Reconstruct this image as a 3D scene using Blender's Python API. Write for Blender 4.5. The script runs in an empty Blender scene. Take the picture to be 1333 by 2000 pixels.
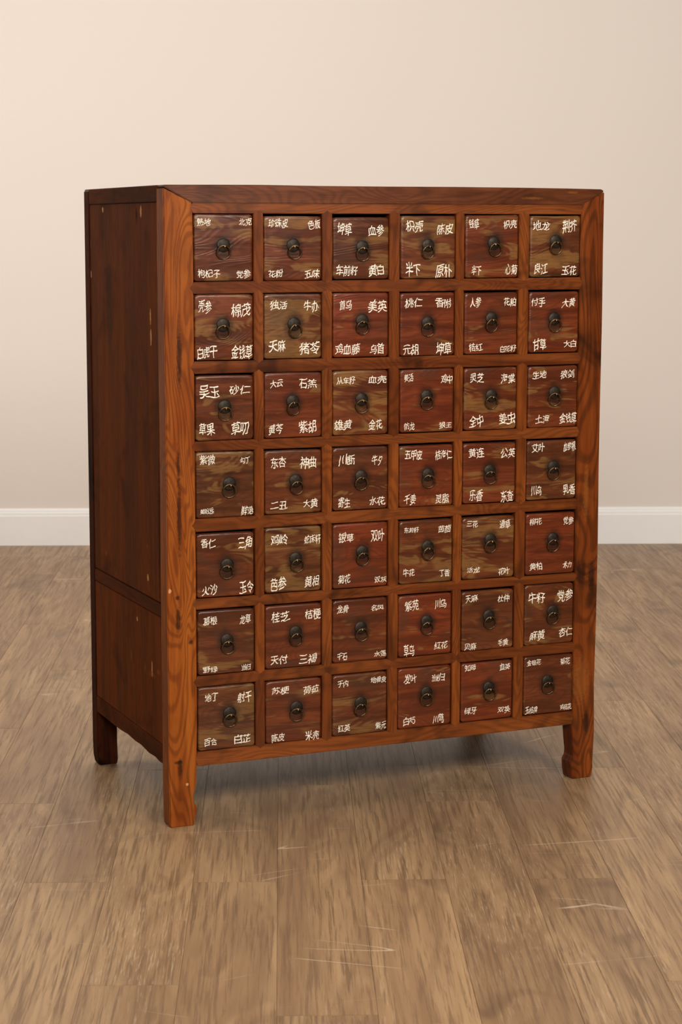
import bpy, bmesh, math, random
from mathutils import Vector, Matrix
random.seed(7)
C = bpy.context.scene.collection
SC = bpy.context.scene
PI = math.pi

# ------------------------------------------------------------------ camera
F_PX, PITCH, YAW, ROLL = 3886.2, 8.074, 1.707, -0.089
cam_d = bpy.data.cameras.new('camera')
cam_d.sensor_fit = 'HORIZONTAL'
cam_d.sensor_width = 36.0
cam_d.lens = 36.0 * F_PX / 1333.0
cam_d.clip_end = 60
cam = bpy.data.objects.new('camera', cam_d)
C.objects.link(cam)
cam.location = (0.21725, -3.70177, 1.13755)
cam.rotation_euler = (Matrix.Rotation(math.radians(-YAW), 4, 'Z') @ Matrix.Rotation(math.radians(90 - PITCH), 4, 'X')
                      @ Matrix.Rotation(math.radians(-ROLL), 4, 'Z')).to_euler()
cam_d.dof.use_dof = True
cam_d.dof.focus_distance = 3.9
cam_d.dof.aperture_fstop = 18.0
SC.camera = cam

# ------------------------------------------------------------------ world
w = bpy.data.worlds.new('world')
SC.world = w
w.use_nodes = True
w.node_tree.nodes['Background'].inputs[0].default_value = (1.0, 0.93, 0.86, 1)
w.node_tree.nodes['Background'].inputs[1].default_value = 0.01

# ------------------------------------------------------------------ lights
def area(name, loc, target, sx, sy, power, col, spread=180):
    d = bpy.data.lights.new(name, 'AREA')
    d.shape = 'RECTANGLE'; d.size = sx; d.size_y = sy
    d.energy = power; d.color = col; d.spread = math.radians(spread)
    o = bpy.data.objects.new(name, d)
    C.objects.link(o)
    o.location = loc
    o.rotation_euler = (Vector(target) - Vector(loc)).to_track_quat('-Z', 'Y').to_euler()
    return o
L_COL = (1.0, 0.95, 0.905)
area('key_softbox', (0.0, -4.2, 2.6), (0.2, 0.6, 0.8), 1.3, 1.0, 116, L_COL)
area('fill_softbox', (2.3, -3.3, 2.5), (0.6, 0.6, 0.8), 1.2, 1.0, 106, L_COL)
area('overhead_softbox', (0.1, 0.7, 3.5), (0.1, 0.7, 0.0), 2.4, 2.0, 80, L_COL)
area('background_softbox', (-1.9, 1.1, 1.9), (-0.2, 3.47, 1.35), 0.9, 0.9, 26, L_COL)
area('background_softbox', (2.9, 1.2, 2.2), (1.4, 3.47, 1.2), 0.9, 0.9, 7, L_COL)

# ------------------------------------------------------------------ exposure
SC.view_settings.view_transform = 'Standard'
SC.view_settings.look = 'None'
SC.view_settings.gamma = 1
SC.view_settings.use_curve_mapping = False
SC.view_settings.exposure = 0.0

# ------------------------------------------------------------------ node helpers
class NT:
    def __init__(s, name):
        s.m = bpy.data.materials.new(name)
        s.m.use_nodes = True
        s.t = s.m.node_tree
        s.b = s.t.nodes['Principled BSDF']
    def n(s, kind, **kw):
        x = s.t.nodes.new(kind)
        for k, v in kw.items(): setattr(x, k, v)
        return x
    def put(s, sock, v):
        if isinstance(v, bpy.types.NodeSocket): s.t.links.new(v, sock)
        elif isinstance(v, (tuple, list)) and len(v) == 3 and sock.type == 'RGBA': sock.default_value = (*v, 1)
        else: sock.default_value = v
    def math(s, op, a, b=0.0, c=0.0, clamp=False):
        x = s.n('ShaderNodeMath', operation=op, use_clamp=clamp)
        s.put(x.inputs[0], a); s.put(x.inputs[1], b); s.put(x.inputs[2], c)
        return x.outputs[0]
    def vm(s, op, a, b=(0, 0, 0)):
        x = s.n('ShaderNodeVectorMath', operation=op)
        s.put(x.inputs[0], a)
        if isinstance(b, bpy.types.NodeSocket): s.t.links.new(b, x.inputs[1])
        else: x.inputs[1].default_value = b
        return x.outputs['Value'] if op in ('LENGTH', 'DISTANCE', 'DOT_PRODUCT') else x.outputs[0]
    def noise(s, vec, scale, detail=3.0, rough=0.55, dist=0.0):
        x = s.n('ShaderNodeTexNoise')
        s.put(x.inputs['Vector'], vec)
        x.inputs['Scale'].default_value = scale; x.inputs['Detail'].default_value = detail
        x.inputs['Roughness'].default_value = rough; x.inputs['Distortion'].default_value = dist
        return x.outputs[0]
    def step(s, v, a, b):
        x = s.n('ShaderNodeMapRange', interpolation_type='SMOOTHSTEP')
        s.put(x.inputs[0], v); s.put(x.inputs[1], a); s.put(x.inputs[2], b)
        return x.outputs[0]
    def mix(s, f, a, b):
        x = s.n('ShaderNodeMix', data_type='RGBA')
        s.put(x.inputs[0], f); s.put(x.inputs[6], a); s.put(x.inputs[7], b)
        return x.outputs[2]
    def mul(s, f, a, b):
        x = s.n('ShaderNodeMix', data_type='RGBA', blend_type='MULTIPLY')
        s.put(x.inputs[0], f); s.put(x.inputs[6], a); s.put(x.inputs[7], b)
        return x.outputs[2]
    def attr(s, name):
        x = s.n('ShaderNodeAttribute', attribute_type='OBJECT', attribute_name=name)
        return x.outputs['Fac']
    def obco(s): return s.n('ShaderNodeTexCoord').outputs['Object']
    def seeded(s, co, k=(7.13, 3.71, 5.37)):
        v = s.n('ShaderNodeCombineXYZ'); sd = s.attr('seed')
        for i in range(3): s.put(v.inputs[i], s.math('MULTIPLY', sd, k[i]))
        return s.vm('ADD', co, v.outputs[0])
    def bump(s, h, strength, dist=0.001):
        x = s.n('ShaderNodeBump')
        x.inputs['Strength'].default_value = strength; x.inputs['Distance'].default_value = dist
        s.put(x.inputs['Height'], h)
        s.t.links.new(x.outputs[0], s.b.inputs['Normal'])
    def out(s, color, rough, spec=0.5, coat=0.0, metallic=0.0, coat_rough=0.25):
        s.put(s.b.inputs['Base Color'], color); s.put(s.b.inputs['Roughness'], rough)
        s.b.inputs['Specular IOR Level'].default_value = spec
        s.b.inputs['Coat Weight'].default_value = coat
        s.b.inputs['Coat Roughness'].default_value = coat_rough
        s.b.inputs['Metallic'].default_value = metallic
        return s.m

def S(r, g, b):
    f = lambda c: (c / 255 / 12.92) if c <= 10 else ((c / 255 + 0.055) / 1.055) ** 2.4
    return (f(r), f(g), f(b))

# lacquered frame wood; axis = grain direction in object space
def frame_wood(name, axis, dark, mid, light, figure=0.6, stain=0.5, chips=(), coat=0.1, spec=0.26, r0=0.20):
    m = NT(name)
    co = m.obco(); sc = m.seeded(co)
    k = [1, 1, 1]; k[axis] = 0.07
    st = m.vm('MULTIPLY', sc, tuple(k))
    k2 = [1, 1, 1]; k2[axis] = 0.22
    st2 = m.vm('MULTIPLY', sc, tuple(k2))
    broad = m.noise(st, 26, 3, 0.6, 0.6)
    fine = m.noise(st, 260, 4, 0.65, 0.2)
    fig = m.noise(st2, 9, 2, 0.5, 0.8)
    rings = m.math('SINE', m.math('MULTIPLY', fig, 165.0))
    rings = m.math('MULTIPLY_ADD', rings, 0.5, 0.5)
    blot = m.noise(sc, 7, 3, 0.6, 0.6)
    c = m.mix(m.step(broad, 0.32, 0.68), mid, light)
    c = m.mix(m.math('MULTIPLY', m.step(rings, 0.25, 1.0), figure), c, dark)
    c = m.mix(m.math('MULTIPLY', m.step(fine, 0.5, 0.72), 0.45), c, dark)
    c = m.mix(m.math('MULTIPLY', m.step(blot, 0.5, 0.72), stain), c, tuple(x * 0.62 for x in dark))
    tone = m.attr('tone')
    c = m.mul(1.0, c, m.mix(tone, (0.55, 0.50, 0.52), (1.25, 1.22, 1.15)))
    if chips:
        wob = m.noise(co, 160, 2, 0.6)
        for (cx, cy, cz, wx, wy, wz, kind) in chips:
            d = m.vm('SUBTRACT', co, (cx, cy, cz))
            d = m.vm('MULTIPLY', d, (0.8 / wx, 1 / wy if wy > 1 else 0.75 / wy, 0.8 / wz))
            l = m.math('ADD', m.vm('LENGTH', d), m.math('MULTIPLY_ADD', wob, 1.2, -0.6))
            if kind == 'light':
                c = m.mix(m.step(l, 1.05, 0.75), c, S(205, 150, 95))
            elif kind == 'tan':
                c = m.mix(m.math('MULTIPLY', m.step(l, 1.1, 0.3), 0.35), c, S(160, 96, 40))
            else:
                c = m.mix(m.math('MULTIPLY', m.step(l, 1.25, 0.4), 0.72), c, S(22, 12, 8))
    m.bump(m.math('ADD', m.math('MULTIPLY', fine, 0.6), m.math('MULTIPLY', rings, 0.12)), 0.35, 0.0006)
    rg = m.math('MULTIPLY_ADD', broad, 0.22, r0)
    return m.out(c, rg, spec, coat)

DK, MD, LT = S(62, 30, 14), S(126, 62, 26), S(168, 92, 38)
m_stile = frame_wood('stile_wood', 2, S(84, 33, 9), S(134, 65, 19), S(168, 94, 31), 0.45, 0.3, coat=0.0, spec=0.14, r0=0.32,
    chips=[(0.028, -.001, .905, .0045, 9, .055, 'dark'), (0.025, -.001, .60, .004, 9, .06, 'dark'),
           (0.020, -.001, .448, .0035, 9, .004, 'dark'), (0.021, -.001, .405, .0045, 9, .022, 'dark'),
           (0.022, -.001, .115, .004, 9, .018, 'dark'), (0.019, -.001, .128, .007, 9, .0035, 'dark'),
           (0.036, -.001, .083, .0025, 9, .0022, 'light'), (0.046, -.001, .36, .004, 9, .004, 'dark'),
           (0.005, -.001, .462, .0025, 9, .0035, 'light'), (0.024, -.001, .70, .003, 9, .03, 'dark')])
m_stile2 = frame_wood('worn_stile_wood', 2, S(52, 25, 9), S(108, 49, 16), S(140, 70, 22), 0.5, 0.85,
    chips=[(.897, -.001, .437, .010, 9, .022, 'dark'), (.921, -.001, .43, .007, 9, .030, 'dark'),
           (.905, -.001, .60, .006, 9, .06, 'tan'), (.9, -.001, .21, .02, 9, .05, 'tan'),
           (.915, -.001, .12, .008, 9, .02, 'dark')])
m_rail = frame_wood('rail_wood', 0, S(56, 27, 11), S(108, 52, 20), S(142, 76, 29), 0.30, 0.75)
m_top = frame_wood('top_rail_wood', 0, S(48, 26, 14), S(94, 50, 26), S(120, 66, 34), 0.3, 0.5,
    chips=[(.77, -.001, 1.20, .022, 9, .0025, 'tan'), (.86, -.001, 1.212, .012, 9, .0025, 'tan')])
m_div = frame_wood('divider_wood', 2, S(58, 28, 11), S(110, 53, 18), S(146, 77, 26), 0.35, 0.6)
side_chips = [(0, .395, 1.177, 9, .004, .0045, 'light'), (0, .143, 1.172, 9, .0042, .009, 'light'),
              (0, .091, .974, 9, .0030, .013, 'light'), (0, .089, .936, 9, .0035, .013, 'light'),
              (0, .484, 1.108, 9, .003, .009, 'tan'), (0, .486, 1.045, 9, .003, .007, 'light'),
              (0, .062, 1.065, 9, .002, .004, 'tan'), (0, .406, .474, 9, .0055, .006, 'tan'),
              (0, .126, .467, 9, .0045, .006, 'light'), (0, .129, .529, 9, .003, .004, 'tan'),
              (0, .197, .373, 9, .003, .004, 'light'), (0, .239, .293, 9, .005, .012, 'tan'),
              (0, .105, .279, 9, .020, .005, 'tan'), (0, .150, .286, 9, .004, .010, 'tan'),
              (0, .066, .292, 9, .010, .005, 'tan'), (0, .105, .292, 9, .0025, .014, 'light'),
              (0, .049, .56, 9, .008, .14, 'dark'), (0, .17, 1.165, 9, .006, .012, 'dark')]
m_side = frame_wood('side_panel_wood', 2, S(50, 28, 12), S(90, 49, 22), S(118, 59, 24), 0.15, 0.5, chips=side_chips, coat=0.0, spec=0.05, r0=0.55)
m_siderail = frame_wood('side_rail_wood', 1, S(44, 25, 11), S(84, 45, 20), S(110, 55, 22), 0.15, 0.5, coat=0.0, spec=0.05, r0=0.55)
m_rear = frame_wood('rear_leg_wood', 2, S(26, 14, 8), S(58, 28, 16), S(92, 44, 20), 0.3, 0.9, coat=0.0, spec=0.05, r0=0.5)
m_hidden = frame_wood('carcass_wood', 0, S(30, 17, 10), S(54, 30, 17), S(70, 38, 20), 0.2, 0.5)

# drawer fronts: lacquer worn down to pale swirling figure, dirt halo round the pull (object origin)
def drawer_wood():
    m = NT('drawer_front_wood')
    co = m.obco(); sc = m.seeded(co)
    st = m.vm('MULTIPLY', sc, (0.10, 1, 1))
    st2 = m.vm('MULTIPLY', sc, (0.26, 1, 1))
    fine = m.noise(st, 300, 4, 0.7, 0.3)
    broad = m.noise(st, 55, 3, 0.6, 0.5)
    sw = m.noise(st2, 26, 2.0, 0.5, 1.3)
    ringn = m.noise(st2, 13, 1.5, 0.45, 0.9)
    rings = m.math('MULTIPLY_ADD', m.math('SINE', m.math('MULTIPLY', ringn, 110.0)), 0.5, 0.5)
    red, swirl = m.attr('red'), m.attr('swirl')
    base = m.mix(red, S(108, 60, 30), S(130, 55, 24))
    dark = m.mix(red, S(68, 36, 19), S(90, 36, 16))
    c = m.mix(m.step(broad, 0.30, 0.70), dark, base)
    c = m.mix(m.math('MULTIPLY', m.step(rings, 0.6, 1.0), 0.42), c, dark)
    thr = m.math('MULTIPLY_ADD', swirl, -0.25, 0.74)
    sw = m.math('MULTIPLY_ADD', rings, 0.09, sw)
    pale = m.step(m.math('SUBTRACT', sw, thr), -0.03, 0.075)
    palec = m.mix(m.noise(sc, 40, 2), S(128, 86, 42), S(152, 112, 62))
    c = m.mix(m.math('MULTIPLY', pale, 0.62), c, palec)
    c = m.mix(m.math('MULTIPLY', m.step(fine, 0.46, 0.66), 0.5), c, dark)
    grey = m.noise(sc, 11, 2, 0.6, 0.4)
    c = m.mix(m.math('MULTIPLY', m.step(grey, 0.5, 0.75), 0.45), c, S(70, 50, 36))
    d = m.vm('LENGTH', m.vm('MULTIPLY', m.vm('ADD', co, (0, 0, 0.003)), (1.0, 0.0, 0.85)))
    d = m.math('ADD', d, m.math('MULTIPLY_ADD', m.noise(sc, 60, 2), 0.012, -0.006))
    c = m.mix(m.math('MULTIPLY', m.step(d, 0.027, 0.012), 0.72), c, S(36, 22, 14))
    c = m.mul(1.0, c, m.mix(m.attr('tone'), (0.70, 0.70, 0.70), (1.2, 1.2, 1.2)))
    m.bump(m.math('ADD', m.math('MULTIPLY', fine, 0.6), m.math('MULTIPLY', rings, 0.5)), 0.4, 0.0006)
    return m.out(c, m.math('MULTIPLY_ADD', broad, 0.20, 0.18), 0.38, 0.1)
m_drawer = drawer_wood()

def metal(name, a, b, rough, metallic=0.75):
    m = NT(name)
    n = m.noise(m.seeded(m.obco()), 220, 3, 0.6)
    c = m.mix(m.step(n, 0.35, 0.7), a, b)
    m.bump(n, 0.25, 0.0004)
    return m.out(c, rough, 0.5, 0, metallic)
m_plate = metal('aged_iron', S(58, 48, 36), S(34, 28, 22), 0.5, 0.7)
m_ring = metal('aged_brass_ring', S(120, 94, 62), S(66, 50, 36), 0.34, 0.85)
m_staple = metal('bright_staple_metal', S(205, 170, 130), S(150, 115, 80), 0.28, 0.9)

def paint():
    m = NT('white_ink')
    n = m.noise(m.seeded(m.obco()), 500, 2, 0.6)
    return m.out(m.mix(m.step(n, 0.5, 0.75), S(255, 248, 228), S(232, 206, 172)), 0.55, 0.4)
m_ink = paint()

# ------------------------------------------------------------------ room materials
def wall_mat():
    m = NT('beige_wall_paint')
    co = m.obco()
    n = m.noise(co, 0.7, 2)
    c = m.mix(n, S(232, 221, 209), S(236, 226, 215))
    m.bump(m.noise(co, 260, 2), 0.06, 0.0005)
    return m.out(c, 0.75, 0.25)
m_wall = wall_mat()
def trim_mat():
    m = NT('white_trim_paint')
    n = m.noise(m.obco(), 30, 2)
    return m.out(m.mix(n, S(250, 247, 242), S(254, 251, 246)), 0.4, 0.4)
m_trim = trim_mat()
def plank_mat(glob=False):
    m = NT('oak_vinyl_floor' if not glob else 'oak_vinyl_floor_beyond')
    tc = m.n('ShaderNodeTexCoord')
    co = tc.outputs['Object']; sc = m.seeded(co, (11.3, 5.7, 2.9))
    st = m.vm('MULTIPLY', sc, (1, 0.030, 1))
    st2 = m.vm('MULTIPLY', sc, (1, 0.13, 1))
    st3 = m.vm('MULTIPLY', sc, (1, 0.045, 1))
    fine = m.noise(st, 150, 5, 0.72, 0.25)
    broad = m.noise(st2, 9, 3, 0.6, 1.0)
    figure = m.noise(st2, 6.5, 2.0, 0.45, 0.7)
    rings = m.math('MULTIPLY_ADD', m.math('SINE', m.math('MULTIPLY', figure, 80.0)), 0.5, 0.5)
    pores = m.noise(st3, 420, 3, 0.6, 0.3)
    c = m.mix(m.step(broad, 0.3, 0.7), S(160, 125, 90), S(192, 155, 112))
    c = m.mix(m.math('MULTIPLY', m.step(rings, 0.35, 0.95), 0.24), c, S(122, 92, 66))
    c = m.mix(m.math('MULTIPLY', m.math('MULTIPLY', m.step(fine, 0.47, 0.62), m.math('MULTIPLY_ADD', broad, 1.1, 0.1)), 0.85), c, S(106, 78, 54))
    c = m.mix(m.math('MULTIPLY', m.math('MULTIPLY', m.step(pores, 0.56, 0.66), m.step(figure, 0.45, 0.62)), 0.42), c, S(222, 196, 160))
    knot = m.noise(m.vm('MULTIPLY', sc, (1, .55, 1)), 7, 2, 0.5, 0.8)
    c = m.mix(m.math('MULTIPLY', m.step(knot, 0.60, 0.76), 0.45), c, S(100, 74, 52))
    tone = m.attr('tone')
    if not glob:
        c = m.mul(1.0, c, m.mix(tone, (0.72, 0.705, 0.695), (0.89, 0.88, 0.865)))
    # long thin pale scuffs running across the planks (they cross from plank to plank)
    wp = m.n('ShaderNodeNewGeometry').outputs['Position']
    scr = None
    for k, (ang, sca) in enumerate(((4, 2.4), (-12, 2.0), (-28, 2.4), (16, 2.6))):
        rt_ = m.n('ShaderNodeVectorRotate', rotation_type='Z_AXIS')
        m.put(rt_.inputs['Vector'], wp); rt_.inputs['Angle'].default_value = math.radians(ang)
        v = m.vm('ADD', m.vm('MULTIPLY', rt_.outputs[0], (0.22, 3.4, 1)), (3.7 * k + 1.1, 1.9 * k, 0))
        n = m.math('ABSOLUTE', m.math('SUBTRACT', m.noise(v, sca, 1.0, 0.3, 0.0), 0.5))
        line = m.step(n, 0.0030, 0.0006)
        gate = m.step(m.noise(m.vm('ADD', wp, (k * 5.1, 2.2, 0)), 3.6, 2), 0.58, 0.66)
        l = m.math('MULTIPLY', line, gate)
        scr = l if scr is None else m.math('MAXIMUM', scr, l)
    c = m.mix(m.math('MULTIPLY', scr, 0.5), c, S(222, 200, 170))
    m.bump(m.math('ADD', fine, m.math('MULTIPLY', pores, 0.6)), 0.5, 0.0008)
    rg = m.math('ADD', m.math('MULTIPLY_ADD', fine, 0.22, 0.30), m.math('MULTIPLY', scr, 0.15))
    return m.out(c, rg, 0.34)
m_plank = plank_mat()
m_sub = plank_mat(True)

# ------------------------------------------------------------------ mesh helpers
def obj(name, bm, mat, parent=None, loc=(0, 0, 0), smooth=False, props=None):
    me = bpy.data.meshes.new(name)
    bmesh.ops.recalc_face_normals(bm, faces=bm.faces)
    bm.to_mesh(me); bm.free()
    if smooth:
        for p in me.polygons: p.use_smooth = True
    me.materials.append(mat)
    o = bpy.data.objects.new(name, me)
    C.objects.link(o)
    o.parent = parent
    o.location = loc
    for k, v in (props or {}).items(): o[k] = v
    if 'seed' not in o: o['seed'] = random.uniform(0, 9)
    if 'tone' not in o: o['tone'] = 0.5
    return o
def smooth_by_angle(o, deg=35):
    me = o.data
    for p in me.polygons: p.use_smooth = True
    bm = bmesh.new(); bm.from_mesh(me)
    for e in bm.edges:
        if len(e.link_faces) == 2 and e.calc_face_angle(0) > math.radians(deg): e.smooth = False
    bm.to_mesh(me); bm.free()

def prism(poly, y0, y1, bev=0.0, seg=2, bm=None, axis='y'):
    """polygon in (x,z) extruded along y (axis='y') or polygon in (y,z) extruded along x (axis='x')"""
    bm = bm or bmesh.new()
    mk = (lambda p, t: (p[0], t, p[1])) if axis == 'y' else (lambda p, t: (t, p[0], p[1]))
    a = [bm.verts.new(mk(p, y0)) for p in poly]
    b = [bm.verts.new(mk(p, y1)) for p in poly]
    n = len(poly)
    fs = [bm.faces.new(a), bm.faces.new(b[::-1])]
    for i in range(n):
        fs.append(bm.faces.new((a[i], b[i], b[(i + 1) % n], a[(i + 1) % n])))
    bmesh.ops.recalc_face_normals(bm, faces=fs)
    if bev:
        es = list({e for f in fs for e in f.edges if e.calc_face_angle(0) > 0.45})
        bmesh.ops.bevel(bm, geom=es, offset=bev, segments=seg, affect='EDGES', clamp_overlap=True)
    return bm
def box(x0, x1, y0, y1, z0, z1, bev=0.0, bm=None):
    return prism([(x0, z0), (x1, z0), (x1, z1), (x0, z1)], y0, y1, bev, bm=bm)

# ------------------------------------------------------------------ setting
def struct(o): o['kind'] = 'structure'; return o
WALL_Y = 3.476
struct(obj('wall_back', box(-6, 7, WALL_Y, WALL_Y + .12, -.05, 3.6), m_wall, props={'label': 'plain warm beige painted wall behind the cabinet'}))
prof = [(WALL_Y, 0.0005), (WALL_Y - .0145, 0.0005), (WALL_Y - .0145, .108), (WALL_Y - .012, .1105), (WALL_Y - .0115, .1195),
        (WALL_Y - .0075, .1225), (WALL_Y - .0070, .1285), (WALL_Y - .004, .1335), (WALL_Y, .1345)]
struct(obj('baseboard_back', prism(prof, -6, 7, axis='x'), m_trim, props={'label': 'white moulded baseboard along the foot of the beige wall'}))
fl = struct(obj('floor', box(-6, 7, -7, WALL_Y + .1, -.06, -.0036), m_sub, props={'label': 'grey brown oak plank floor under the cabinet'}))
# planks: one mesh shared, each an object of its own
PWID, PLEN = 0.1487, 1.2192
pb = box(-PWID / 2 + .0002, PWID / 2 - .0002, -PLEN / 2 + .0003, PLEN / 2 - .0003, -.0035, 0, 0.0004)
bmesh.ops.recalc_face_normals(pb, faces=pb.faces)
pme = bpy.data.meshes.new('plank'); pb.to_mesh(pme); pb.free(); pme.materials.append(m_plank)
rp = random.Random(3)
def plank(i, yc):
    o = bpy.data.objects.new('plank', pme); C.objects.link(o); o.parent = fl
    o.location = (-.0905 + (i + .5) * PWID, yc, 0)
    o['seed'] = rp.uniform(0, 9); o['tone'] = rp.uniform(0, 1)
for i in range(-13, 22):
    off = {-1: -.315, 0: -.80, 1: -.320, 2: -.925, 3: -.313, 4: -1.05}.get(i)
    if off is None: off = -.315 + (0.61 if i % 2 == 0 else 0) + rp.choice((-.12, 0, .12, .2))
    y = off - PLEN * 2 + PLEN / 2
    while y - PLEN / 2 < WALL_Y - .016:
        if y + PLEN / 2 <= WALL_Y - .001:
            if y + PLEN / 2 > -1.9: plank(i, y)
        else:                                     # last, cut piece at the wall
            y0, y1 = y - PLEN / 2, WALL_Y - .001
            b_ = box(-PWID / 2 + .0002, PWID / 2 - .0002, -(y1 - y0) / 2 + .0003, (y1 - y0) / 2, -.0035, 0, 0.0004)
            obj('plank', b_, m_plank, fl, (-.0905 + (i + .5) * PWID, (y0 + y1) / 2, 0), props={'seed': rp.uniform(0, 9), 'tone': rp.uniform(0, 1)})
        y += PLEN

# ------------------------------------------------------------------ cabinet
W, D, H = 0.93467, 0.52287, 1.22
TH = math.radians(21.6)
root = bpy.data.objects.new('apothecary_cabinet', None); C.objects.link(root)
root.empty_display_size = .2
root['label'] = 'tall reddish brown wooden apothecary cabinet with forty two small drawers, standing on short legs'
root['category'] = 'cabinet'
root.rotation_euler = (0, 0, TH)

XC = [0.05739, 0.17671, 0.19579, 0.3163, 0.33701, 0.45745, 0.47937, 0.60046, 0.61911, 0.74059, 0.76334, 0.88139]
ZR = [(1.1674, 1.1688), (1.0408, 1.0434), (1.0191, 1.019), (0.8936, 0.8917), (0.8703, 0.8684), (0.743, 0.7407), (0.7241, 0.7195),
      (0.5962, 0.5929), (0.5716, 0.5711), (0.4428, 0.4385), (0.422, 0.421), (0.2927, 0.2929), (0.2717, 0.2718), (0.1444, 0.1467), (0.116, 0.1185)]
XL, XR = XC[0], XC[-1]
def zr(i, x):
    a, b = ZR[i]
    return a + (b - a) * (x - XL) / (XR - XL)
FD = 0.040          # depth of stiles

def part(name, bm, mat, loc=(0, 0, 0), **pr):
    lab = pr.pop('label', None)
    o = obj(name, bm, mat, root, loc, props=pr)
    if lab: o['label'] = lab
    smooth_by_angle(o)
    return o
# wobble helper for long edges: hand made, slightly uneven
def wob(x, k, a=.0006): return a * math.sin(x * 31 + k) + a * .6 * math.sin(x * 77 + 2 * k)

# left stile + front leg in one post, hoof cut on the inner side
pl = [(.0, 1.2135)]
for z in [1.1, .95, .8, .65, .5, .35, .2, .1, .03]: pl.append((wob(z, 1, .0005) , z))
pl += [(.001, .004), (.003, 0), (.0495, 0), (.0530, .018), (.0552, .027), (.0562, .034), (.0535, .040), (.0500, .044), (.0487, .050), (.0488, .060), (.0520, .070), (.0545, .082), (.0550, .100), (.0556, .116)]
pl += [(XL - .0004, .2), (XL, .5), (XL, 1.1), (XL - .001, 1.1863)]
part('front_post', prism(pl[::-1], 0, FD, .0016), m_stile, tone=.62, seed=2.3, label='orange brown front post whose foot has a carved hoof notch')
pr_ = []
for z in [1.2135, 1.1, .95, .8, .65, .5, .35, .2, .1, .03]: pr_.append((W + wob(z, 4, .0012), z))
pr_ += [(W - .001, .02), (W - .004, .002), (W - .006, 0), (.8850, 0), (.8815, .018), (.8802, .034), (.8812, .040), (.8845, .044), (.8862, .050), (.8860, .060), (.8842, .075), (.8825, .09), (.8808, .112), (XR - .0005, .1185)]
pr_ += [(XR, .3), (XR, 1.1), (XR + .001, 1.1875)]
part('front_post', prism(pr_, 0, FD, .0016), m_stile2, tone=.50, seed=5.1, label='darker worn front post with black knot marks')
# top rail with mitred ends
tl = [(0.0006, 1.2155), (.003, 1.219)]
tl += [(x, H + wob(x, 9, .0005)) for x in (.1, .2, .3, .45, .6, .75, .85)]
tl += [(W - .006, 1.219), (W - .001, 1.2145), (XR + .001, 1.1875), (.6, 1.1868), (.3, 1.1858), (XL - .001, 1.1863)]
part('top_rail', prism(tl[::-1], -.0006, FD, .0015), m_top, tone=.55, seed=1.4, label='dark brown top rail with polished corners')
TIP = .0085
sl = [(XL - .006, 1.178), (XL, ZR[0][0]), (.3, zr(0, .3) - .0003), (.6, zr(0, .6) + .0004), (XR, ZR[0][1]), (XR + .005, 1.178), (XR + .001, 1.1873), (.6, 1.1865), (.3, 1.1855), (XL - .001, 1.1860)]
def rail(i0, i1, name, depth=.030):
    l0, r0 = ZR[i0]; l1, r1 = ZR[i1]
    mid0, mid1 = (l0 + l1) / 2, (r0 + r1) / 2
    poly = [(XL - TIP, mid0), (XL, l1)]
    xs = [.15, .25, .4, .5, .65, .8]
    poly += [(x, zr(i1, x) + wob(x, i0, .0005)) for x in xs]
    poly += [(XR, r1), (XR + TIP * .7, mid1), (XR, r0)]
    poly += [(x, zr(i0, x) + wob(x, i0 + 3, .0005)) for x in xs[::-1]]
    poly += [(XL, l0)]
    return part(name, prism(poly, -.0007, depth, .0013), m_rail, tone=random.uniform(.35, .6))
part('rail', prism(sl, -.0004, .030, .0010), m_rail, tone=.5)
for r in range(6): rail(2 * r + 1, 2 * r + 2, 'rail')
# bottom rail, tips only into the posts at top
l0, r0 = ZR[13]; l1, r1 = ZR[14]
poly = [(XL - .006, l0 - .012), (XL, l0)] + [(x, zr(13, x) + wob(x, 2, .0005)) for x in (.2, .4, .6, .75)] + [(XR, r0), (XR + .003, r0 - .012), (XR, r1)] \
    + [(x, zr(14, x) + wob(x, 7, .0007)) for x in (.75, .6, .4, .2)] + [(XL, l1)]
part('bottom_rail', prism(poly[::-1], -.0006, .032, .0013), m_rail, tone=.60)
for r in range(7):
    for c in range(5):
        x0, x1 = XC[2 * c + 1], XC[2 * c + 2]
        xm = (x0 + x1) / 2
        j = random.uniform(-.0006, .0006)
        zt, zb = zr(2 * r, xm), zr(2 * r + 1, xm)
        tip = .0068
        cx, cz = xm, (zt + zb) / 2
        poly = [(x0, zb), (xm, zb - tip), (x1, zb), (x1, zb + (zt - zb) * .5), (x1, zt), (xm, zt + tip), (x0, zt), (x0, zb + (zt - zb) * .5)]
        poly = [(px - cx + (j if k in (3, 7) else 0), pz - cz) for k, (px, pz) in enumerate(poly)]
        part('divider', prism(poly[::-1], -.0011, .028, .0011), m_div, (cx, 0, cz), tone=random.uniform(.36, .64))

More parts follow.
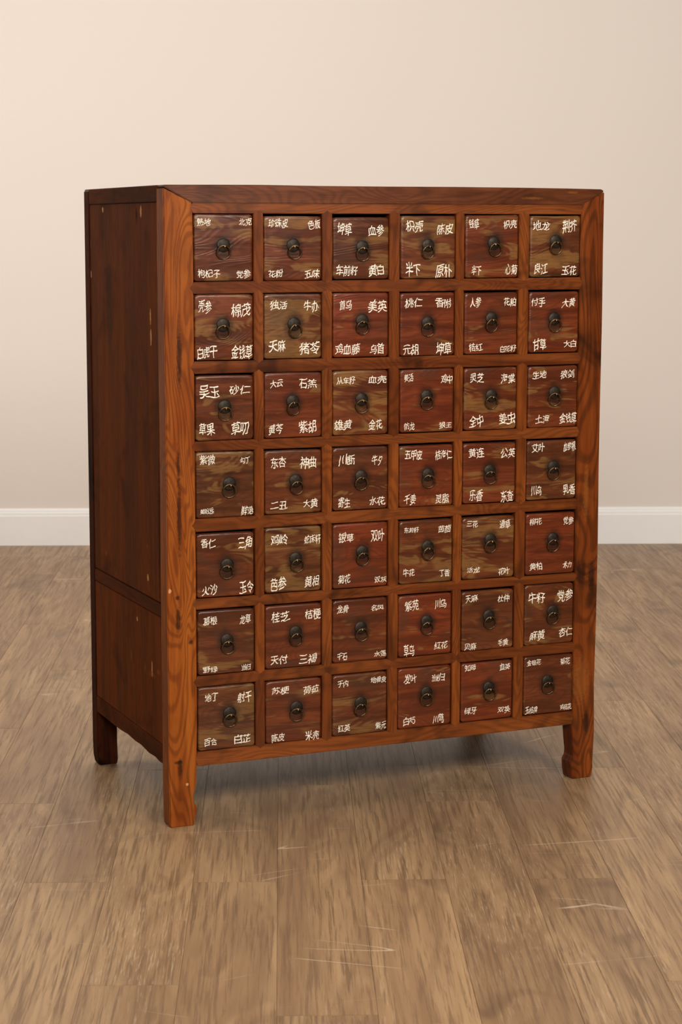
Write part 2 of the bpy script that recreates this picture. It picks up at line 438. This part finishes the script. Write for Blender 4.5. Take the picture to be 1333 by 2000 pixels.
# left side: top rail, panels, mid rail, bottom rail, rear post
for sx, tag_ in ((0, 'left'), (1, 'right')):
    X = (lambda v: v) if sx == 0 else (lambda v: W - v)
    def sb(x0, x1, y0, y1, z0, z1, bev=.001):
        a, b = X(x0), X(x1)
        return box(min(a, b), max(a, b), y0, y1, z0, z1, bev)
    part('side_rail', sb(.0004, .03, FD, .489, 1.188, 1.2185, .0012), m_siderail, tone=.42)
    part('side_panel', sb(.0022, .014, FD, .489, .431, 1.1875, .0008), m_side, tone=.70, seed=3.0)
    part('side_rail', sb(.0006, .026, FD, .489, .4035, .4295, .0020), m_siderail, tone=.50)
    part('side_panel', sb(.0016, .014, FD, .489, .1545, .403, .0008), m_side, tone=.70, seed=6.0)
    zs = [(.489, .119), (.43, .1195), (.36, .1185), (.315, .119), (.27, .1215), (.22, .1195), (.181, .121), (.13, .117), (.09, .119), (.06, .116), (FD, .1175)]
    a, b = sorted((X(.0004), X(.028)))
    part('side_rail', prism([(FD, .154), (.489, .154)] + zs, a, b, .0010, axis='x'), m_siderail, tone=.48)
    # rear post, foot slightly worn
    hw = .046
    poly = [(X(0), H - .004), (X(0), .05), (X(.001), .02), (X(.004), .003), (X(.007), 0), (X(hw - .002), 0), (X(hw), .010), (X(hw - .001), .05), (X(hw), .3), (X(hw), H - .004)]
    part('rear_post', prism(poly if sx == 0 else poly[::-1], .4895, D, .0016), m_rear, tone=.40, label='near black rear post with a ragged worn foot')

part('top_board', box(.001, W - .001, FD + .0005, D - .001, 1.2190 - .018, 1.2190, .0015), m_hidden, tone=.6)
part('bottom_board', box(.014, W - .014, .030, .489, .1265, .138, .0005), m_hidden, tone=.5)
part('back_panel', box(.046, W - .046, .500, .512, .12, 1.2, .0005), m_hidden, tone=.5)
for r in range(6):   # shelves the drawers slide on
    zc = (ZR[2 * r + 1][0] + ZR[2 * r + 2][0]) / 2
    part('shelf', box(.0145, W - .0145, .0305, .4885, zc - .005, zc + .005), m_hidden, tone=.5)

# ------------------------------------------------------------------ drawers
CR = {1: (360, 400), 2: (760, 400), 3: (360, 710), 4: (760, 690), 5: (360, 1010), 6: (760, 980), 7: (360, 1290), 8: (760, 1250)}
K = 420 / 1333.0
# camera in the cabinet's own frame, used to turn measured picture points into points on the front plane
_fw = Vector((math.sin(math.radians(23.307)) * math.cos(math.radians(8.074)), math.cos(math.radians(23.307)) * math.cos(math.radians(8.074)), -math.sin(math.radians(8.074))))
_rt = Vector((math.cos(math.radians(23.307)), -math.sin(math.radians(23.307)), 0)); _up = _rt.cross(_fw)
_r = math.radians(-.089)
_rt, _up = _rt * math.cos(_r) + _up * math.sin(_r), _up * math.cos(_r) - _rt * math.sin(_r)
_c = Vector((-1.16072, -3.52179, 1.13755))
def pt(crop, u, v):
    px, py = CR[crop][0] + u * K, CR[crop][1] + v * K
    d = _fw + _rt * ((px - 666.5) / F_PX) - _up * ((py - 1000) / F_PX)
    t = -_c.y / d.y
    return _c.x + t * d.x, _c.z + t * d.z

# per drawer: crop, plate centre, top gap mm, red, swirl, tone, words (text, x0, y0, x1, y1)
DR = {
(0,0): (1,(235,252),2.0,.35,.45,.55,[('熟地',70,85,157,135),('北克',330,85,412,133),('枸杞子',78,400,217,458),('党参',318,402,405,460)]),
(0,1): (1,(668,252),5.0,.45,.62,.60,[('珍珠皮',512,85,635,148),('色板',757,90,835,155),('花粉',513,398,605,455),('五味',740,398,833,458)]),
(0,2): (1,(1098,262),7.0,.25,.60,.50,[('坤草',943,110,1033,192),('血参',1135,122,1232,195),('车前籽',935,370,1070,445),('黄白',1137,367,1232,447)]),
(0,3): (2,(235,250),3.5,.30,.68,.55,[('枳壳',97,95,205,172),('陈皮',290,113,390,186),('半下',97,352,187,445),('原朴',280,362,383,452)]),
(0,4): (2,(643,235),2.0,.62,.55,.60,[('钱草',487,82,552,150),('枳壳',702,88,785,148),('半下',505,372,565,435),('心菊',713,362,790,430)]),
(0,5): (2,(1028,222),3.0,.20,.80,.55,[('地龙',885,92,993,155),('荆芥',1068,85,1157,175),('良江',893,358,978,430),('玉花',1063,370,1155,432)]),
(1,0): (1,(235,747),1.5,.45,.80,.65,[('壳参',80,590,163,680),('棉茂',285,605,405,700),('白虎干',75,875,200,962),('金钱草',285,868,420,960)]),
(1,1): (1,(675,740),2.0,.15,.85,.55,[('独活',523,590,633,655),('牛办',735,590,828,670),('天麻',518,838,622,918),('猪苓',708,845,835,930)]),
(1,2): (1,(1098,718),1.5,.85,.20,.60,[('首乌',957,590,1033,655),('美英',1133,585,1252,668),('鸡血藤',930,855,1087,932),('乌首',1145,855,1235,925)]),
(1,3): (2,(235,730),3.0,.70,.30,.50,[('桃仁',92,575,203,640),('香附',280,575,380,640),('元胡',82,862,180,932),('坤草',288,848,382,932)]),
(1,4): (2,(630,703),4.0,.65,.50,.50,[('人参',497,570,565,635),('花粕',705,570,782,630),('桔红',490,852,578,910),('白花籽',677,865,790,912)]),
(1,5): (2,(1020,703),4.0,.75,.15,.50,[('付手',877,570,963,630),('大黄',1063,572,1150,635),('甘草',887,822,970,905),('大白',1077,832,1155,880)]),
(2,0): (3,(247,270),4.0,.35,.45,.50,[('吴玉',90,132,215,220),('砂仁',275,132,407,195),('草果',88,370,188,452),('草叨',287,358,398,447)]),
(2,1): (3,(668,235),2.0,.60,.20,.55,[('大云',527,98,607,155),('石羔',708,90,817,157),('黄芩',518,372,608,445),('紫胡',705,350,815,432)]),
(2,2): (3,(1097,222),1.5,.35,.75,.60,[('从车籽',940,80,1057,132),('血壳',1137,72,1250,127),('雄黄',927,345,1038,415),('金花',1140,343,1225,412)]),
(2,3): (4,(230,265),2.0,.85,.10,.45,[('姜活',90,122,147,178),('鸡中',317,125,390,188),('防龙',90,425,155,480),('狼王',307,418,385,465)]),
(2,4): (4,(630,260),2.5,.60,.65,.50,[('灵芝',497,118,582,183),('海棠',688,120,777,185),('全中',492,378,580,457),('姜虫',677,360,777,438)]),
(2,5): (4,(1022,240),2.5,.55,.55,.50,[('生地',883,102,970,157),('狼剑',1057,95,1143,155),('土海',903,375,990,432),('金钱草',1045,358,1165,432)]),
(3,0): (3,(277,747),2.0,.10,.62,.45,[('紫微',93,565,188,635),('勾丁',343,578,403,622),('蝈远',97,895,183,937),('鲜退',343,880,433,942)]),
(3,1): (3,(688,727),4.0,.35,.35,.45,[('东杏',533,577,627,652),('神曲',713,573,815,655),('二丑',530,853,637,908),('大黄',735,833,825,898)]),
(3,2): (3,(1095,700),3.0,.35,.40,.45,[('川断',953,557,1055,637),('牛夕',1160,563,1225,632),('寄生',952,825,1027,898),('水花',1147,820,1245,880)]),
(3,3): (4,(240,750),5.0,.75,.30,.50,[('五甲皮',95,595,203,662),('桔海仁',277,592,397,660),('干姜',90,868,165,942),('灵脂',285,865,370,930)]),
(3,4): (4,(622,725),5.0,.70,.35,.45,[('黄连',490,582,588,650),('公英',682,580,785,648),('乐香',495,840,580,918),('东查',690,843,767,920)]),
(3,5): (4,(1018,700),4.5,.20,.60,.45,[('艾叶',883,550,963,612),('血参根',1063,540,1172,605),('川乌',880,815,943,880),('乳香',1065,803,1165,872)]),
(4,0): (5,(265,298),5.0,.45,.40,.50,[('香仁',100,135,193,200),('三角',333,118,420,203),('火沙',107,415,205,490),('玉令',332,390,437,477)]),
(4,1): (5,(690,258),1.5,.10,.95,.40,[('鸡岭',535,105,640,175),('蛇床籽',725,105,860,170),('芭参',535,368,632,460),('黄相',743,360,835,435)]),
(4,2): (5,(1102,215),2.0,.90,.10,.50,[('银草',953,90,1048,160),('双叶',1155,68,1238,150),('菊花',952,350,1028,415),('双灰',1177,360,1255,405)]),
(4,3): (6,(238,277),4.0,.35,.62,.45,[('东前籽',92,153,183,195),('茵茴',303,140,382,192),('牛花',85,410,157,463),('丁香',310,415,375,462)]),
(4,4): (6,(628,232),5.0,.40,.85,.50,[('三花',480,112,550,160),('通草',685,103,752,165),('活龙',483,398,563,442),('花叶',678,400,747,452)]),
(4,5): (6,(1017,225),5.0,.85,.10,.40,[('柳花',870,95,947,142),('党参',1080,83,1143,137),('黄柏',870,368,950,423),('术力',1077,362,1132,408)]),
(5,0): (5,(265,765),4.0,.25,.50,.48,[('葛根',115,615,203,673),('龙草',342,600,412,665),('野绿',115,922,207,968),('当归',355,908,413,950)]),
(5,1): (5,(692,715),4.0,.55,.25,.48,[('桂芝',540,582,658,655),('桔梗',737,565,860,637),('天付',537,853,643,917),('三褐',713,842,825,912)]),
(5,2): (5,(1095,685),3.0,.50,.25,.38,[('龙骨',947,543,1020,600),('名风',1157,538,1237,580),('干石',950,838,1010,890),('水莲',1173,822,1257,865)]),
(5,3): (6,(235,740),4.0,.90,.15,.52,[('紫苑',97,602,185,678),('川乌',285,595,355,663),('草乌',92,880,157,960),('红花',280,858,365,912)]),
(5,4): (6,(618,705),5.5,.25,.55,.42,[('天麻',475,572,552,625),('杜仲',673,567,748,620),('贝麻',467,870,542,920),('毛黄',677,843,740,892)]),
(5,5): (6,(1015,675),2.0,.35,.42,.40,[('牛籽',865,552,968,628),('党参',1042,533,1143,615),('麻黄',872,788,967,860),('杏仁',1043,770,1148,835)]),
(6,0): (7,(283,328),2.0,.10,.85,.42,[('地丁',128,200,212,258),('射干',330,188,418,262),('百合',127,478,203,535),('白芷',312,453,412,517)]),
(6,1): (7,(697,292),2.5,.55,.55,.42,[('苏梗',543,160,650,215),('荷茹',738,147,835,210),('陈皮',543,448,625,510),('米壳',752,428,837,495)]),
(6,2): (7,(1095,262),3.0,.35,.60,.45,[('于内',952,120,1018,168),('地骨皮',1150,92,1258,140),('红英',955,392,1030,443),('紫元',1178,372,1260,428)]),
(6,3): (8,(235,325),2.0,.75,.15,.42,[('发叶',93,207,172,272),('当归',268,200,350,255),('白芍',90,472,165,532),('川芎',275,450,342,515)]),
(6,4): (8,(620,292),3.0,.95,.12,.45,[('知母',470,147,540,192),('血英',687,135,752,185),('绿牙',468,412,545,460),('双英',673,402,752,452)]),
(6,5): (8,(983,250),2.0,.40,.15,.35,[('金银花',855,112,942,157),('菊花',1062,100,1122,147),('玉桔萍',843,403,922,455),('鸡冠花',1052,385,1140,430)]),
}

# glyph outlines come from Blender's own built-in font; each character is then bent like brush handwriting
_dg = None
_gl = {}
def glyph(ch):
    if ch in _gl: return _gl[ch]
    cu = bpy.data.curves.new('glyph', 'FONT'); cu.body = ch; cu.resolution_u = 3; cu.offset = 0.001
    o = bpy.data.objects.new('glyph', cu); C.objects.link(o)
    bpy.context.view_layer.update()
    me = bpy.data.meshes.new_from_object(o.evaluated_get(bpy.context.evaluated_depsgraph_get()))
    bm = bmesh.new(); bm.from_mesh(me)
    bmesh.ops.remove_doubles(bm, verts=bm.verts, dist=1e-5)
    long = [e for e in bm.edges if e.calc_length() > .22]
    if long: bmesh.ops.subdivide_edges(bm, edges=long, cuts=2)
    bmesh.ops.triangulate(bm, faces=bm.faces)
    vs = [(v.co.x, v.co.y) for v in bm.verts]
    fs = [tuple(v.index for v in f.verts) for f in bm.faces]
    bm.free(); bpy.data.meshes.remove(me); bpy.data.objects.remove(o); bpy.data.curves.remove(cu)
    x0 = min(v[0] for v in vs); x1 = max(v[0] for v in vs); y0 = min(v[1] for v in vs); y1 = max(v[1] for v in vs)
    _gl[ch] = ([(v[0] - x0, v[1] - (y0 + y1) / 2) for v in vs], fs, x1 - x0, y1 - y0)
    return _gl[ch]
rt = random.Random(11)
def word_mesh(text, wm, hm):
    V, Fc = [], []
    pen = 0.0
    for ch in text:
        vs, fs, gw, gh = glyph(ch)
        rise = rt.uniform(.06, .16); slant = rt.uniform(-.10, .14)
        sx = rt.uniform(.86, 1.04); sy = rt.uniform(.90, 1.12)
        p = [rt.uniform(0, 6.28) for _ in range(4)]; dy = rt.uniform(-.05, .05)
        b = len(V)
        for x, y in vs:
            x, y = x - gw / 2, y
            nx = x + .030 * math.sin(7 * y + p[0]) + .020 * math.sin(15 * x + 9 * y + p[1])
            ny = y + .036 * math.sin(6 * x + p[2]) + .020 * math.sin(13 * y - 8 * x + p[3])
            V.append(((nx + slant * ny) * sx + gw / 2 * sx + pen, (ny + rise * nx) * sy + dy))
        Fc += [tuple(b + i for i in f) for f in fs]
        pen += gw * sx + .04
    x0 = min(v[0] for v in V); x1 = max(v[0] for v in V); y0 = min(v[1] for v in V); y1 = max(v[1] for v in V)
    ax, ay = wm / (x1 - x0), hm / (y1 - y0)
    V = [((x - (x0 + x1) / 2) * ax, 0.0, (y - (y0 + y1) / 2) * ay) for x, y in V]
    me = bpy.data.meshes.new('inscription')
    me.from_pydata(V, [], [f[::-1] for f in Fc]); me.materials.append(m_ink)
    return me

# hardware meshes (shared)
def lathe_y(prof, seg=28):
    """profile of (radius, y) revolved about the y axis"""
    bm = bmesh.new(); rings = []
    for r, y in prof:
        if r < 1e-6: rings.append([bm.verts.new((0, y, 0))])
        else: rings.append([bm.verts.new((r * math.cos(2 * PI * k / seg), y, r * math.sin(2 * PI * k / seg))) for k in range(seg)])
    for a, b in zip(rings, rings[1:]):
        for k in range(seg):
            k2 = (k + 1) % seg
            if len(a) == 1: bm.faces.new((a[0], b[k], b[k2]))
            elif len(b) == 1: bm.faces.new((a[k], b[0], a[k2]))
            else: bm.faces.new((a[k], b[k], b[k2], a[k2]))
    bmesh.ops.recalc_face_normals(bm, faces=bm.faces)
    return bm
def to_mesh(bm, name, mat):
    me = bpy.data.meshes.new(name); bm.to_mesh(me); bm.free(); me.materials.append(mat)
    for p in me.polygons: p.use_smooth = True
    return me
me_plate = to_mesh(lathe_y([(0.0128, 0.0), (.0132, -.0007), (.0126, -.0014), (.0100, -.0022), (.0060, -.0030), (.0025, -.0033), (0, -.0033)]), 'back_plate', m_plate)
def torus(R, r, a0=0, a1=2 * PI, n=40, k=10):
    bm = bmesh.new(); full = abs(a1 - a0 - 2 * PI) < 1e-6; rg = []
    for i in range(n if full else n + 1):
        a = a0 + (a1 - a0) * i / n
        rg.append([bm.verts.new(((R + r * math.cos(2 * PI * j / k)) * math.sin(a), r * math.sin(2 * PI * j / k), (R + r * math.cos(2 * PI * j / k)) * math.cos(a))) for j in range(k)])
    for i in range(n):
        A, B = rg[i], rg[(i + 1) % len(rg)]
        for j in range(k): bm.faces.new((A[j], B[j], B[(j + 1) % k], A[(j + 1) % k]))
    if not full: bm.faces.new(rg[0]); bm.faces.new(rg[-1][::-1])
    bmesh.ops.recalc_face_normals(bm, faces=bm.faces)
    return bm
RR = .0128
tb = torus(RR, .00150)
bmesh.ops.translate(tb, verts=tb.verts, vec=(0, 0, -RR))          # hangs from its own origin
me_ring = to_mesh(tb, 'ring_pull', m_ring)
# split pin: two flat legs bent into an eye through which the ring passes
def staple():
    bm = bmesh.new()
    pts = [(-.0022, .001), (-.0062, .0009), (-.0080, .0003), (-.0088, -.0008), (-.0084, -.0019), (-.0070, -.0025), (-.0050, -.0024), (-.0022, -.0022)]
    hw, t = .0012, .0004
    prev = None; first = None
    for i, (y, z) in enumerate(pts):
        a = Vector(pts[max(i - 1, 0)]); b = Vector(pts[min(i + 1, len(pts) - 1)])
        d = (b - a).normalized(); n = Vector((-d.y, d.x)) * t
        q = [bm.verts.new((s * hw, y + m_ * n.x, z + m_ * n.y)) for s, m_ in ((-1, 1), (1, 1), (1, -1), (-1, -1))]
        if prev:
            for j in range(4): bm.faces.new((prev[j], prev[(j + 1) % 4], q[(j + 1) % 4], q[j]))
        else: bm.faces.new(q)
        prev = q
    bm.faces.new(prev[::-1])
    bmesh.ops.recalc_face_normals(bm, faces=bm.faces)
    return to_mesh(bm, 'staple', m_staple)
me_staple = staple()

def child(name, me, par, loc, rot=(0, 0, 0)):
    o = bpy.data.objects.new(name, me); C.objects.link(o); o.parent = par
    o.location = loc; o.rotation_euler = rot; o['seed'] = rt.uniform(0, 9); o['tone'] = .5
    return o
rd = random.Random(21)
for (r, c), (crop, pc, gap, red, swirl, tone, words) in sorted(DR.items()):
    x0, x1 = XC[2 * c], XC[2 * c + 1]
    gl_, gr = rd.uniform(.0012, .0021), rd.uniform(.0018, .0029)
    gb = rd.uniform(.0009, .0017)
    a, b = x0 + gl_, x1 - gr
    zt = lambda x: zr(2 * r, x) - gap * .001 + wob(x, r * 6 + c, .0004)
    zb = lambda x: zr(2 * r + 1, x) + gb
    ox, oz = pt(crop, *pc)
    FY = -.0022 + rd.uniform(-.0008, .0008)
    tl_, tr_, rad = zt(a), zt(b), rd.uniform(.005, .007)
    n = 3
    def corner(cx, cz, a0):
        return [(cx + rad * math.cos(a0 + PI / 2 * k / n), cz + rad * math.sin(a0 + PI / 2 * k / n)) for k in range(n + 1)]
    rr = rad
    poly = corner(a + rr, zb(a) + rr, PI) + corner(b - rr, zb(b) + rr, 1.5 * PI) + corner(b - rr, tr_ - rr, 0)
    xm = (a + b) / 2
    poly += [(xm, zt(xm))] + corner(a + rr, tl_ - rr, PI / 2)
    poly = [(px - ox, pz - oz) for px, pz in poly]
    bm = bmesh.new()
    lay = [(0, 0.0032), (.0005, .0016), (.0016, .0006), (.0032, .0001), (.0050, 0)]
    cx = sum(p[0] for p in poly) / len(poly); cz = sum(p[1] for p in poly) / len(poly)
    hx = max(p[0] for p in poly) - cx; hz = max(p[1] for p in poly) - cz
    loops = [[bm.verts.new((px, .018, pz)) for px, pz in poly]]
    for ins, dy in lay:
        loops.append([bm.verts.new((cx + (px - cx) * (1 - ins / hx), FY + dy, cz + (pz - cz) * (1 - ins / hz))) for px, pz in poly])
    for A, B in zip(loops, loops[1:]):
        for k in range(len(poly)): bm.faces.new((A[k], A[(k + 1) % len(poly)], B[(k + 1) % len(poly)], B[k]))
    bm.faces.new(loops[-1]); bm.faces.new(loops[0][::-1])
    # tray behind the front: two sides, bottom, back
    e = .003
    X0, X1, Z0, Z1 = a - ox + e, b - ox - e, zb(a) - oz + .001, min(tl_, tr_) - oz - .014
    for q in ((X0, X0 + .008, .018, .46, Z0, Z1), (X1 - .008, X1, .018, .46, Z0, Z1), (X0 + .008, X1 - .008, .018, .46, Z0, Z0 + .006), (X0 + .008, X1 - .008, .452, .46, Z0 + .006, Z1)):
        box(*q, bm=bm)
    dr = obj('drawer', bm, m_drawer, root, (ox, 0, oz), props={'tone': tone, 'red': red, 'swirl': swirl})
    smooth_by_angle(dr, 50)
    if swirl >= .78: dr['label'] = 'drawer with pale swirling wood figure'
    elif red >= .84: dr['label'] = 'reddish drawer with plain grain'
    child('back_plate', me_plate, dr, (0, FY, 0))
    sw = rd.uniform(-.5, .5)
    child('staple', me_staple, dr, (0.0006, FY, -.0018), (0, rd.uniform(-.25, .25), 0))
    # ring through the eye, its foot resting on the drawer front
    py = FY - .0066
    tilt = math.asin((.0066 - .0016) / (2 * RR))
    child('ring_pull', me_ring, dr, (0.0006, py, -.0010), (0, 0, 0)).rotation_euler = (Matrix.Rotation(sw * .35, 3, 'Y') @ Matrix.Rotation(tilt, 3, 'X') @ Matrix.Rotation(rd.uniform(-.15, .15), 3, 'Z')).to_euler()
    for text, u0, v0, u1, v1 in words:
        cx_, cz_ = pt(crop, (u0 + u1) / 2, (v0 + v1) / 2)
        xa, za = pt(crop, u0, (v0 + v1) / 2); xb, zb_ = pt(crop, u1, (v0 + v1) / 2)
        xt, zt_ = pt(crop, (u0 + u1) / 2, v0); xq, zq = pt(crop, (u0 + u1) / 2, v1)
        wm = xb - xa
        hm = (zt_ - zq) - 0.5 * abs(zb_ - za)
        wm = min(wm, 2 * min(cx_ - (a + .002), (b - .0015) - cx_))
        child('inscription', word_mesh(text, wm, hm), dr, (cx_ - ox, FY - .00025, cz_ - oz))
